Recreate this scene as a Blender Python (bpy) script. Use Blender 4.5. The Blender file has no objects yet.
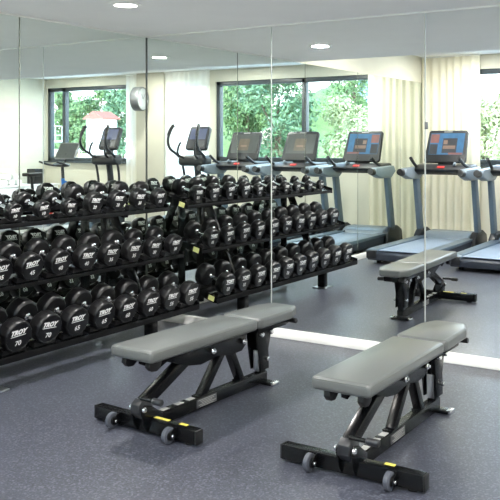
import bpy, bmesh, math, random
from math import sin, cos, pi, radians
from mathutils import Vector, Matrix, Euler

random.seed(7)
SKY, SUN, EXPO = 4.4, 1.7, 1.15
scene = bpy.context.scene
col = scene.collection

# ------------------------------------------------------------------ materials
def new_mat(name):
    m = bpy.data.materials.new(name)
    m.use_nodes = True
    nt = m.node_tree
    return m, nt, nt.nodes, nt.links, nt.nodes['Principled BSDF']

def srgb(r, g, b):
    f = lambda c: (c / 255 / 12.92) if c / 255 <= .04045 else ((c / 255 + .055) / 1.055) ** 2.4
    return (f(r), f(g), f(b), 1)

def mat(name, c, rough=.5, metal=0, var=.06, scale=30, bump=0, spec=.5, coat=0):
    m, nt, N, L, p = new_mat(name)
    p.inputs['Roughness'].default_value = rough
    p.inputs['Metallic'].default_value = metal
    p.inputs['Specular IOR Level'].default_value = spec
    p.inputs['Coat Weight'].default_value = coat
    tc = N.new('ShaderNodeTexCoord')
    nz = N.new('ShaderNodeTexNoise'); nz.inputs['Scale'].default_value = scale
    nz.inputs['Detail'].default_value = 4
    L.new(tc.outputs['Object'], nz.inputs['Vector'])
    rp = N.new('ShaderNodeValToRGB')
    rp.color_ramp.elements[0].position = .3; rp.color_ramp.elements[1].position = .7
    rp.color_ramp.elements[0].color = (*[x * (1 - var) for x in c[:3]], 1)
    rp.color_ramp.elements[1].color = (*[min(1, x * (1 + var)) for x in c[:3]], 1)
    L.new(nz.outputs['Fac'], rp.inputs['Fac'])
    L.new(rp.outputs['Color'], p.inputs['Base Color'])
    if bump:
        b = N.new('ShaderNodeBump'); b.inputs['Strength'].default_value = bump
        b.inputs['Distance'].default_value = .002
        L.new(nz.outputs['Fac'], b.inputs['Height']); L.new(b.outputs['Normal'], p.inputs['Normal'])
    return m

M = {}
M['black_metal'] = mat('black_powder_coat', srgb(8, 9, 11), .24, 0, .1, 60, .02, .32)
M['black_matte'] = mat('black_plastic', srgb(10, 10, 12), .45, 0, .1, 60, .05)
M['lip'] = mat('black_textured_metal', srgb(9, 9, 11), .6, 0, .1, 80, .05, .15)
M['urethane'] = mat('black_urethane', srgb(7, 7, 9), .36, 0, .12, 90, .05, .42)
M['chrome'] = mat('chrome', (.82, .83, .85, 1), .16, 1, .02)
M['steel'] = mat('brushed_steel', (.55, .56, .58, 1), .3, 1, .05)
M['white_print'] = mat('white_print', srgb(232, 232, 232), .6, 0, .02)
M['vinyl'] = mat('grey_green_vinyl', srgb(88, 91, 90), .28, 0, .035, 220, .12, .5)
M['seam'] = mat('dark_seam', srgb(84, 88, 84), .6)
M['wheel'] = mat('grey_rubber_wheel', srgb(66, 70, 79), .5)
M['yellow'] = mat('yellow_label', srgb(214, 200, 88), .5, 0, .05)
M['paper'] = mat('yellow_paper_label', srgb(208, 208, 140), .6, 0, .04)
M['grey_print'] = mat('grey_print', srgb(150, 150, 148), .5, 0, .1, 200)
M['plate'] = mat('dark_label_plate', srgb(52, 53, 56), .4)
M['wall'] = mat('cream_paint', srgb(206, 203, 188), .7, 0, .015, 6, .02, .3)
M['pillar'] = mat('beige_paint', srgb(186, 182, 168), .7, 0, .015, 6, .02, .3)
M['white'] = mat('white_paint', srgb(236, 236, 232), .5, 0, .015, 6)
M['ceil'] = mat('ceiling_paint', srgb(240, 240, 239), .8, 0, .012, 4, .02, .2)
M['white_lam'] = mat('white_laminate', srgb(225, 226, 226), .4, 0, .02)
M['towel'] = mat('white_towel', srgb(238, 238, 236), .9, 0, .05, 120, .5, .1)
M['frame'] = mat('dark_window_frame', srgb(58, 66, 72), .4, 0, .05)
M['silver'] = mat('silver_grey_plastic', srgb(124, 136, 147), .38, .2, .04)
M['steelblue'] = mat('blue_grey_painted_metal', srgb(92, 108, 122), .35, .3, .05)
M['charcoal'] = mat('charcoal_plastic', srgb(30, 32, 36), .4, 0, .08)
M['belt'] = mat('grey_blue_belt', srgb(120, 136, 156), .4, 0, .06, 160, .1, .6)
M['deckside'] = mat('dark_blue_grey_panel', srgb(44, 50, 62), .4, 0, .06)
M['blue'] = mat('blue_paint', srgb(40, 104, 178), .35, 0, .05)
M['red'] = mat('red_plastic', srgb(190, 40, 38), .4, 0, .05)
M['clockface'] = mat('pale_clock_face', srgb(170, 176, 180), .5, 0, .02)
M['bracket'] = mat('grey_metal', srgb(120, 122, 124), .35, .6, .05)
M['alu'] = mat('aluminium_strip', srgb(196, 200, 198), .35, .5, .03)
M['darkstrip'] = mat('dark_strip', srgb(60, 66, 62), .5, 0, .03)
M['trunk'] = mat('bark', srgb(92, 78, 62), .9, 0, .3, 20, .5)
M['stone'] = mat('pale_paving', srgb(232, 230, 222), .8, 0, .08, 3, .2)
M['grassy'] = mat('grassy_slope', srgb(118, 142, 84), .9, 0, .3, 2.5, .3)
M['rock'] = mat('pale_rock', srgb(176, 160, 140), .9, 0, .2, 3, .6)
M['house'] = mat('white_render', srgb(196, 194, 188), .8, 0, .03, 3)
M['pinkwall'] = mat('sandy_wall', srgb(176, 150, 128), .85, 0, .08, 3, .2)
M['rooftile'] = mat('red_roof_tile', srgb(150, 92, 80), .8, 0, .2, 14, .4)
M['bluehouse'] = mat('blue_grey_cladding', srgb(70, 94, 118), .6, 0, .1, 8)
M['towerglass'] = mat('blue_tower_glass', srgb(120, 160, 190), .25, 0, .1, 2)
M['car'] = mat('grey_car_paint', srgb(150, 156, 164), .3, .3, .03)
M['carglass'] = mat('dark_car_glass', srgb(40, 46, 54), .1)

# brushed / speckled rubber floor
def floor_mat():
    m, nt, N, L, p = new_mat('blue_grey_speckled_rubber')
    tc = N.new('ShaderNodeTexCoord')
    v = N.new('ShaderNodeTexVoronoi'); v.inputs['Scale'].default_value = 130
    n = N.new('ShaderNodeTexNoise'); n.inputs['Scale'].default_value = 85; n.inputs['Detail'].default_value = 5
    n2 = N.new('ShaderNodeTexNoise'); n2.inputs['Scale'].default_value = 1.3; n2.inputs['Detail'].default_value = 3
    for t in (v, n, n2): L.new(tc.outputs['Object'], t.inputs['Vector'])
    r1 = N.new('ShaderNodeValToRGB'); e = r1.color_ramp.elements
    e[0].position = .33; e[0].color = srgb(39, 42, 50); e[1].position = .68; e[1].color = srgb(71, 74, 86)
    L.new(n.outputs['Fac'], r1.inputs['Fac'])
    hs = N.new('ShaderNodeSeparateColor'); L.new(v.outputs['Color'], hs.inputs['Color'])
    r2 = N.new('ShaderNodeValToRGB'); e = r2.color_ramp.elements
    e[0].position = .80; e[0].color = (0, 0, 0, 1); e[1].position = .86; e[1].color = (1, 1, 1, 1)
    L.new(hs.outputs[0], r2.inputs['Fac'])
    mx = N.new('ShaderNodeMix'); mx.data_type = 'RGBA'
    mx.inputs['B'].default_value = srgb(104, 108, 119)
    L.new(r1.outputs['Color'], mx.inputs['A']); 
    mm = N.new('ShaderNodeMath'); mm.operation = 'MULTIPLY'; mm.inputs[1].default_value = .6
    L.new(r2.outputs['Color'], mm.inputs[0]); L.new(mm.outputs[0], mx.inputs['Factor'])
    mx2 = N.new('ShaderNodeMix'); mx2.data_type = 'RGBA'; mx2.blend_type = 'MULTIPLY'; mx2.inputs['Factor'].default_value = .35
    r3 = N.new('ShaderNodeValToRGB'); e = r3.color_ramp.elements
    e[0].color = (.82, .82, .84, 1); e[1].color = (1, 1, 1, 1)
    L.new(n2.outputs['Fac'], r3.inputs['Fac'])
    L.new(mx.outputs['Result'], mx2.inputs['A']); L.new(r3.outputs['Color'], mx2.inputs['B'])
    L.new(mx2.outputs['Result'], p.inputs['Base Color'])
    p.inputs['Roughness'].default_value = .34
    p.inputs['Specular IOR Level'].default_value = .7
    b = N.new('ShaderNodeBump'); b.inputs['Strength'].default_value = .25; b.inputs['Distance'].default_value = .002
    L.new(n.outputs['Fac'], b.inputs['Height']); L.new(b.outputs['Normal'], p.inputs['Normal'])
    return m
M['floor'] = floor_mat()

def tile_mat():
    m, nt, N, L, p = new_mat('cream_wall_tile')
    tc = N.new('ShaderNodeTexCoord')
    mp = N.new('ShaderNodeMapping'); mp.inputs['Rotation'].default_value = (0, 0, pi / 2)
    sx = N.new('ShaderNodeSeparateXYZ'); L.new(tc.outputs['Object'], sx.inputs[0])
    cx = N.new('ShaderNodeCombineXYZ'); L.new(sx.outputs['Y'], cx.inputs['X']); L.new(sx.outputs['Z'], cx.inputs['Y'])
    b = N.new('ShaderNodeTexBrick'); b.inputs['Scale'].default_value = 3
    b.inputs['Color1'].default_value = srgb(198, 196, 180); b.inputs['Color2'].default_value = srgb(194, 191, 175)
    b.inputs['Mortar'].default_value = srgb(192, 190, 178); b.inputs['Mortar Size'].default_value = .008
    L.new(cx.outputs[0], b.inputs['Vector']); L.new(b.outputs['Color'], p.inputs['Base Color'])
    p.inputs['Roughness'].default_value = .45
    return m
M['tile'] = tile_mat()

def mirror_mat(name, c):
    m, nt, N, L, p = new_mat(name)
    nz = N.new('ShaderNodeTexNoise'); nz.inputs['Scale'].default_value = 2
    rp = N.new('ShaderNodeValToRGB')
    rp.color_ramp.elements[0].color = c; rp.color_ramp.elements[1].color = (*[x * .985 for x in c[:3]], 1)
    L.new(nz.outputs['Fac'], rp.inputs['Fac']); L.new(rp.outputs['Color'], p.inputs['Base Color'])
    p.inputs['Metallic'].default_value = 1; p.inputs['Roughness'].default_value = 0
    p.inputs['Specular IOR Level'].default_value = .5
    return m
M['mirror'] = mirror_mat('silvered_mirror', (.94, .965, .95, 1))
M['mirror_green'] = mirror_mat('green_tinted_mirror', (.87, .925, .885, 1))

def glass_mat():
    m, nt, N, L, p = new_mat('window_glass')
    N.remove(p)
    tr = N.new('ShaderNodeBsdfTransparent'); tr.inputs['Color'].default_value = (.95, .98, .97, 1)
    gl = N.new('ShaderNodeBsdfGlossy'); gl.inputs['Roughness'].default_value = .0
    fr = N.new('ShaderNodeFresnel'); fr.inputs['IOR'].default_value = 1.45
    mx = N.new('ShaderNodeMixShader')
    ge = N.new('ShaderNodeNewGeometry'); mu = N.new('ShaderNodeMath'); mu.operation = 'MULTIPLY'
    inv_ = N.new('ShaderNodeMath'); inv_.operation = 'SUBTRACT'; inv_.inputs[0].default_value = 1
    L.new(ge.outputs['Backfacing'], inv_.inputs[1]); L.new(fr.outputs[0], mu.inputs[0]); L.new(inv_.outputs[0], mu.inputs[1])
    L.new(mu.outputs[0], mx.inputs[0]); L.new(tr.outputs[0], mx.inputs[1]); L.new(gl.outputs[0], mx.inputs[2])
    L.new(mx.outputs[0], N['Material Output'].inputs[0])
    return m
M['glass'] = glass_mat()

def cloth_mat(name, c, tcol, f, tran=.0):
    m, nt, N, L, p = new_mat(name)
    N.remove(p)
    d = N.new('ShaderNodeBsdfDiffuse'); t = N.new('ShaderNodeBsdfTranslucent')
    nz = N.new('ShaderNodeTexNoise'); nz.inputs['Scale'].default_value = 60
    rp = N.new('ShaderNodeValToRGB'); rp.color_ramp.elements[0].color = (*[x * .95 for x in c[:3]], 1); rp.color_ramp.elements[1].color = c
    L.new(nz.outputs['Fac'], rp.inputs['Fac']); L.new(rp.outputs['Color'], d.inputs['Color'])
    t.inputs['Color'].default_value = tcol
    mx = N.new('ShaderNodeMixShader'); mx.inputs[0].default_value = f
    L.new(d.outputs[0], mx.inputs[1]); L.new(t.outputs[0], mx.inputs[2])
    tp = N.new('ShaderNodeBsdfTransparent')
    m2 = N.new('ShaderNodeMixShader'); m2.inputs[0].default_value = tran
    L.new(mx.outputs[0], m2.inputs[1]); L.new(tp.outputs[0], m2.inputs[2])
    L.new(m2.outputs[0], N['Material Output'].inputs[0])
    return m
M['curtain'] = cloth_mat('cream_sheer_curtain', srgb(235, 231, 212), srgb(238, 233, 214), .25, .0)
M['sheer'] = cloth_mat('white_sheer_curtain', srgb(246, 245, 240), srgb(250, 249, 244), .5, .12)

def leaf_mat(name, a, b):
    m, nt, N, L, p = new_mat(name)
    nz = N.new('ShaderNodeTexNoise'); nz.inputs['Scale'].default_value = 3; nz.inputs['Detail'].default_value = 6
    tc = N.new('ShaderNodeTexCoord'); L.new(tc.outputs['Object'], nz.inputs['Vector'])
    rp = N.new('ShaderNodeValToRGB'); rp.color_ramp.elements[0].position = .35; rp.color_ramp.elements[1].position = .65
    rp.color_ramp.elements[0].color = a; rp.color_ramp.elements[1].color = b
    L.new(nz.outputs['Fac'], rp.inputs['Fac']); L.new(rp.outputs['Color'], p.inputs['Base Color'])
    p.inputs['Roughness'].default_value = .6
    p.inputs['Subsurface Weight'].default_value = 0
    return m
M['leaf_dark'] = leaf_mat('green_leaf', srgb(66, 98, 62), srgb(124, 150, 92))
M['leaf_teal'] = leaf_mat('blue_green_leaf', srgb(60, 96, 72), srgb(122, 150, 106))
M['leaf_pale'] = leaf_mat('yellow_green_leaf', srgb(140, 152, 104), srgb(196, 198, 152))

def emis(name, c, s):
    m, nt, N, L, p = new_mat(name)
    p.inputs['Base Color'].default_value = (.02, .02, .02, 1)
    nz = N.new('ShaderNodeTexNoise'); nz.inputs['Scale'].default_value = 14
    rp = N.new('ShaderNodeValToRGB')
    rp.color_ramp.elements[0].position = .4; rp.color_ramp.elements[1].position = .6
    rp.color_ramp.elements[0].color = (*[x * .82 for x in c[:3]], 1); rp.color_ramp.elements[1].color = c
    tc = N.new('ShaderNodeTexCoord'); L.new(tc.outputs['Object'], nz.inputs['Vector'])
    L.new(nz.outputs['Fac'], rp.inputs['Fac']); L.new(rp.outputs['Color'], p.inputs['Emission Color'])
    p.inputs['Emission Strength'].default_value = s
    p.inputs['Roughness'].default_value = .3
    return m
M['s_blue'] = emis('screen_blue', srgb(64, 140, 196), 0.42)
M['s_pink'] = emis('screen_pink', srgb(186, 120, 112), 0.38)
M['s_dark'] = emis('screen_dark', srgb(64, 66, 76), 0.34)
M['s_tan'] = emis('screen_tan', srgb(196, 160, 140), 0.34)
M['s_grey'] = emis('screen_grey', srgb(104, 112, 110), .26)
M['s_brown'] = emis('screen_brown', srgb(142, 124, 100), 0.34)
M['s_violet'] = emis('screen_violet', srgb(104, 116, 166), 0.34)
M['led_red'] = emis('red_led', srgb(210, 50, 45), 1.2)
M['lampglow'] = emis('lamp_diffuser', (1, .97, .92, 1), 9)

# ------------------------------------------------------------------ mesh helper
class MB:
    def __init__(s): s.bm = bmesh.new(); s.mi = 0
    def _tag(s, faces):
        for f in faces: f.material_index = s.mi
    def box(s, c, size, rot=None, bev=0, seg=2):
        b = bmesh.new()
        bmesh.ops.create_cube(b, size=1)
        bmesh.ops.scale(b, vec=size, verts=b.verts)
        if bev: bmesh.ops.bevel(b, geom=list(b.edges), offset=bev, segments=seg, affect='EDGES', profile=.5)
        mt = Matrix.Translation(c)
        if rot is not None: mt = mt @ (rot.to_4x4() if not isinstance(rot, Matrix) else rot.to_4x4())
        return s._merge(b, mt)
    def _merge(s, b, mt=None):
        if mt is not None: b.transform(mt)
        for f in b.faces: f.material_index = s.mi
        me = bpy.data.meshes.new('tmp'); b.to_mesh(me); b.free()
        s.bm.from_mesh(me); bpy.data.meshes.remove(me)
        return s
    def prism(s, poly, a0, a1, axis='x', bev=0, seg=2, mt=None):
        """poly in the plane normal to axis; axis x: (y,z), y: (x,z), z: (x,y)"""
        b = bmesh.new()
        def P(p, a):
            return {'x': (a, p[0], p[1]), 'y': (p[0], a, p[1]), 'z': (p[0], p[1], a)}[axis]
        v0 = [b.verts.new(P(p, a0)) for p in poly]; v1 = [b.verts.new(P(p, a1)) for p in poly]
        b.faces.new(v0); b.faces.new(v1)
        n = len(poly)
        for i in range(n): b.faces.new((v0[i], v0[(i + 1) % n], v1[(i + 1) % n], v1[i]))
        bmesh.ops.recalc_face_normals(b, faces=b.faces)
        if bev: bmesh.ops.bevel(b, geom=list(b.edges), offset=bev, segments=seg, affect='EDGES', profile=.5)
        return s._merge(b, mt)
    def lathe(s, prof, n=24, mt=None, axis='z'):
        """prof: list of (r, h) revolved round axis"""
        b = bmesh.new(); rings = []
        for r, h in prof:
            ring = []
            if r < 1e-6: ring = [b.verts.new((0, 0, h))] * n
            else: ring = [b.verts.new((r * cos(2 * pi * (i + .5) / n), r * sin(2 * pi * (i + .5) / n), h)) for i in range(n)]
            rings.append(ring)
        for a, c in zip(rings, rings[1:]):
            for i in range(n):
                q = [a[i], a[(i + 1) % n], c[(i + 1) % n], c[i]]
                u = []
                for v in q:
                    if v not in u: u.append(v)
                if len(u) > 2: b.faces.new(u)
        bmesh.ops.recalc_face_normals(b, faces=b.faces)
        R = Matrix.Identity(4)
        if axis == 'x': R = Matrix.Rotation(pi / 2, 4, 'Y')
        if axis == 'y': R = Matrix.Rotation(-pi / 2, 4, 'X')
        return s._merge(b, (mt or Matrix.Identity(4)) @ R)
    def cyl(s, p0, p1, r, r1=None, n=16, bev=0):
        p0 = Vector(p0); p1 = Vector(p1); d = p1 - p0; l = d.length
        r1 = r if r1 is None else r1
        q = d.to_track_quat('Z', 'Y').to_matrix().to_4x4()
        pr = [(0, 0), (r - bev, 0), (r, bev), (r1, l - bev), (r1 - bev, l), (0, l)] if bev else [(0, 0), (r, 0), (r1, l), (0, l)]
        return s.lathe(pr, n, Matrix.Translation(p0) @ q)
    def bar(s, p0, p1, w, h, up=(0, 0, 1), bev=.003):
        """rectangular bar from p0 to p1, w across, h along up"""
        p0 = Vector(p0); p1 = Vector(p1); d = (p1 - p0); l = d.length; d.normalize()
        up = Vector(up); x = d.cross(up).normalized(); u = x.cross(d).normalized()
        R = Matrix((x, d, u)).transposed()
        return s.box((p0 + p1) / 2, (w, l, h), R, bev)
    def tube(s, pts, r, n=10, closed_caps=True, sub=6):
        pts = [Vector(p) for p in pts]
        sm = []
        for i in range(len(pts) - 1):
            a = pts[max(i - 1, 0)]; b_ = pts[i]; c = pts[i + 1]; d = pts[min(i + 2, len(pts) - 1)]
            for k in range(sub):
                t = k / sub
                sm.append(.5 * ((2 * b_) + (c - a) * t + (2 * a - 5 * b_ + 4 * c - d) * t * t + (3 * b_ - a - 3 * c + d) * t ** 3))
        sm.append(pts[-1])
        b = bmesh.new(); rings = []
        ref = Vector((.31, .17, .93))
        for i, p in enumerate(sm):
            d = (sm[min(i + 1, len(sm) - 1)] - sm[max(i - 1, 0)]).normalized()
            x = d.cross(ref).normalized(); y = d.cross(x).normalized()
            rr = r(i / (len(sm) - 1)) if callable(r) else r
            rings.append([b.verts.new(p + x * rr * cos(2 * pi * k / n) + y * rr * sin(2 * pi * k / n)) for k in range(n)])
        for a, c in zip(rings, rings[1:]):
            for k in range(n): b.faces.new((a[k], a[(k + 1) % n], c[(k + 1) % n], c[k]))
        b.faces.new(rings[0]); b.faces.new(rings[-1])
        bmesh.ops.recalc_face_normals(b, faces=b.faces)
        return s._merge(b)
    def quad(s, a, b, c, d):
        vs = [s.bm.verts.new(p) for p in (a, b, c, d)]
        f = s.bm.faces.new(vs); f.material_index = s.mi
        return s
    def build(s, name, m, parent=None, smooth=35):
        me = bpy.data.meshes.new(name)
        s.bm.to_mesh(me); s.bm.free()
        for mm in (m if isinstance(m, (list, tuple)) else [m]): me.materials.append(mm)
        if smooth:
            for p in me.polygons: p.use_smooth = True
            me.set_sharp_from_angle(angle=radians(smooth))
        o = bpy.data.objects.new(name, me); col.objects.link(o)
        if parent is not None: o.parent = parent
        return o

def empty(name, loc=(0, 0, 0), rz=0):
    o = bpy.data.objects.new(name, None); o.empty_display_size = .1
    col.objects.link(o); o.location = loc; o.rotation_euler = (0, 0, rz)
    return o
def tag(o, label, cat, group=None, kind=None):
    o['label'] = label; o['category'] = cat
    if group: o['group'] = group
    if kind: o['kind'] = kind
    return o
def struct(o): o['kind'] = 'structure'; return o
def copy_tree(o, parent=None):
    c = o.copy(); col.objects.link(c)
    if parent is not None: c.parent = parent
    for ch in list(o.children): copy_tree(ch, c)
    return c

TEXT = {}
def text_mesh(body, shear=0, bold=.0, sx=1):
    """flat lettering mesh of height 1, centred on the origin, in the xy plane"""
    key = (body, shear)
    if key in TEXT: return TEXT[key]
    cu = bpy.data.curves.new('lettering', 'FONT')
    cu.body = body; cu.size = 1; cu.align_x = 'CENTER'; cu.align_y = 'CENTER'
    cu.shear = shear; cu.offset = bold; cu.space_character = 1.05
    ob = bpy.data.objects.new('lettering', cu); col.objects.link(ob)
    bpy.context.view_layer.update()
    me = bpy.data.meshes.new_from_object(ob.evaluated_get(bpy.context.evaluated_depsgraph_get()))
    bpy.data.objects.remove(ob)
    xs = [v.co.x for v in me.vertices]; ys = [v.co.y for v in me.vertices]
    w = max(xs) - min(xs); h = max(ys) - min(ys)
    ox = (max(xs) + min(xs)) / 2; oy = (max(ys) + min(ys)) / 2
    pts = [((v.co.x - ox) / h, (v.co.y - oy) / h) for v in me.vertices]
    faces = [tuple(p.vertices) for p in me.polygons]
    TEXT[key] = (pts, faces, w / h)
    return TEXT[key]
def text_part(body, m, parent, name, width, height, frame, shear=0, bold=.02, underline=False):
    """lettering width x height placed by 4x4 frame (x right, y up)"""
    pts, faces, asp = text_mesh(body, shear, bold)
    me = bpy.data.meshes.new(name)
    vs = [frame @ Vector((x / asp * width, y * height, 0)) for x, y in pts]
    fs = list(faces)
    if underline:
        k = len(vs)
        for x, y in ((-.52, -.78), (.40, -.78), (.43, -.64), (-.49, -.64)):
            vs.append(frame @ Vector((x * width, y * height, 0)))
        fs.append((k, k + 1, k + 2, k + 3))
    me.from_pydata([tuple(v) for v in vs], [], fs)
    me.materials.append(m)
    o = bpy.data.objects.new(name, me); col.objects.link(o); o.parent = parent
    return o

# ------------------------------------------------------------------ room shell
W, D, H1, H2, YS = 8.30, 6.10, 2.405, 2.78, 2.48
PF, PL = 1.2766, 1.30      # mirror panel widths

struct(MB().box((W / 2, -D / 2, -.05), (W + .6, D + .6, .1)).build('floor', M['floor'], smooth=0))
struct(MB().box((W / 2, -YS / 2 + .1, (H1 + 3.1) / 2), (W + .4, YS + .2, 3.1 - H1)).build('ceiling', M['ceil'], smooth=0))
struct(MB().box((W / 2, -(YS + D) / 2 - .15, H2 + .16), (W + .4, D - YS + .3, .32)).build('ceiling_high', M['ceil'], smooth=0))
struct(MB().box((W / 2, .101, 1.55), (W + .4, .16, 3.1)).build('wall_front', M['wall'], smooth=0))
struct(MB().box((-.088, -D / 2 + .1, 1.55), (.16, D + .4, 3.1)).build('wall_left', M['wall'], smooth=0))
struct(MB().box((W + .08, -D / 2, 1.55), (.16, D + .4, 3.1)).build('wall_right', M['tile'], smooth=0))
# window wall with its openings: (x0, x1, z0, z1)
WA = (.74, 3.97, 1.17, 2.57); WC = (4.12, 4.98, .08, 2.57); WB = (5.90, 8.28, 1.12, 2.60)
def back_wall():
    m = MB(); y0, y1 = -D - .2, -D
    def bx(x0, x1, z0, z1): m.box(((x0 + x1) / 2, (y0 + y1) / 2, (z0 + z1) / 2), (x1 - x0, y1 - y0, z1 - z0))
    xs = -.2
    for (a, b, c, d) in (WA, WC, WB):
        bx(xs, a, 0, 3.1)
        bx(a, b, 0, c); bx(a, b, d, 3.1)
        xs = b
    bx(xs, W + .2, 0, 3.1)
    return m.build('wall_back', M['wall'], smooth=0)
struct(back_wall())
# projecting beige pier between the white curtains
struct(MB().box((5.39, -D + .06, H2 / 2), (.66, .12, H2)).build('wall_pier', M['pillar'], smooth=0))
struct(MB().box((W / 2, .012, .034), (W, .044, .068), None, .004).build('baseboard_front', M['white']))
struct(MB().box((.012, -D / 2 - .012, .034), (.024, D - .024, .068), None, .004).build('baseboard_left', M['white']))
struct(MB().box((W / 2, -D + .008, .04), (W, .016, .08), None, .003).build('baseboard_back', M['white']))
struct(MB().box((W - .008, -D / 2, .04), (.016, D, .08), None, .003).build('baseboard_right', M['white']))
struct(MB().box((W / 2, -YS - .006, H1 + .03), (W, .012, .06), None, .002).build('trim_1', M['white']))
struct(MB().box((W / 2, .005, H1 - .006), (W, .030, .012)).build('trim_2', M['white']))
struct(MB().box((.006, -YS / 2, H1 - .006), (.012, YS - .012, .012)).build('trim_3', M['white']))

def window(n, rect, mulls, fw=.075):
    x0, x1, z0, z1 = rect; y = -D - .08
    f = MB()
    f.box(((x0 + x1) / 2, y, z1 - fw / 2), (x1 - x0, .10, fw), None, .004)
    f.box(((x0 + x1) / 2, y, z0 + fw / 2), (x1 - x0, .10, fw), None, .004)
    for x in (x0 + fw / 2, x1 - fw / 2): f.box((x, y, (z0 + z1) / 2), (fw, .10, z1 - z0), None, .004)
    for x in mulls: f.box((x, y, (z0 + z1) / 2), (.08, .10, z1 - z0), None, .004)
    o = struct(f.build('window_%d' % n, M['frame']))
    es = [x0 + fw / 2] + list(mulls) + [x1 - fw / 2]
    for a, b in zip(es, es[1:]):
        MB().box(((a + b) / 2, y, (z0 + z1) / 2), (b - a - .02, .006, z1 - z0 - .02)).build('pane', M['glass'], o, 0)
    MB().box(((x0 + x1) / 2, -D + .02, z0 - .012), (x1 - x0 + .04, .10, .024), None, .004).build('window_sill', M['frame'] if n != 2 else M['white'], o)
    return o
window(1, WA, (2.16,))
window(2, WC, ())
window(3, WB, (7.82,))

# mirrors: front wall (y = 0) and left wall (x = 0)
ORD = ['next to the far corner', 'second from the far corner', 'third from the far corner', 'fourth from the far corner', 'fifth from the far corner', 'sixth from the far corner', 'seventh from the far corner']
z0, z1 = .070, H1 - .012
i = 0; x = 0
while x < W - .05:
    xe = min(x + PF, W)
    o = MB().box(((x + xe) / 2, .016, (z0 + z1) / 2), (xe - x - .003, .008, z1 - z0)).build('mirror_panel', M['mirror'], smooth=0)
    tag(o, 'tall mirror panel on the wall behind the benches, ' + ORD[i], 'mirror', 'mirror panels on the front wall')
    if i:
        MB().box((x + .0055, .0112, (z0 + z1) / 2), (.007, .0016, z1 - z0)).build('edge_strip', M['alu'], o, 0)
    if i == 2:
        MB().box((x + .013, .006, 1.615), (.020, .012, .05), None, .003).build('mirror_clip', M['bracket'], o)
    i += 1; x = xe
i = 0; y = 0
while y < D - .05:
    ye = min(y + PL, D)
    ya = y if i else -.011
    MB_ = MB().box((-.004, -(ya + ye) / 2, (z0 + z1) / 2), (.008, ye - ya - .003, z1 - z0))
    o = MB_.build('mirror_panel', M['mirror_green'], smooth=0)
    tag(o, 'tall mirror panel on the wall behind the dumbbell rack, ' + ORD[i], 'mirror', 'mirror panels on the left wall')
    if i: MB().box((.0008, -y - .005, (z0 + z1) / 2), (.0016, .006, z1 - z0)).build('edge_strip', M['darkstrip'], o, 0)
    else: MB().box((.003, .0085, (z0 + z1) / 2), (.006, .005, z1 - z0)).build('corner_strip', M['darkstrip'], o, 0)
    i += 1; y = ye

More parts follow.
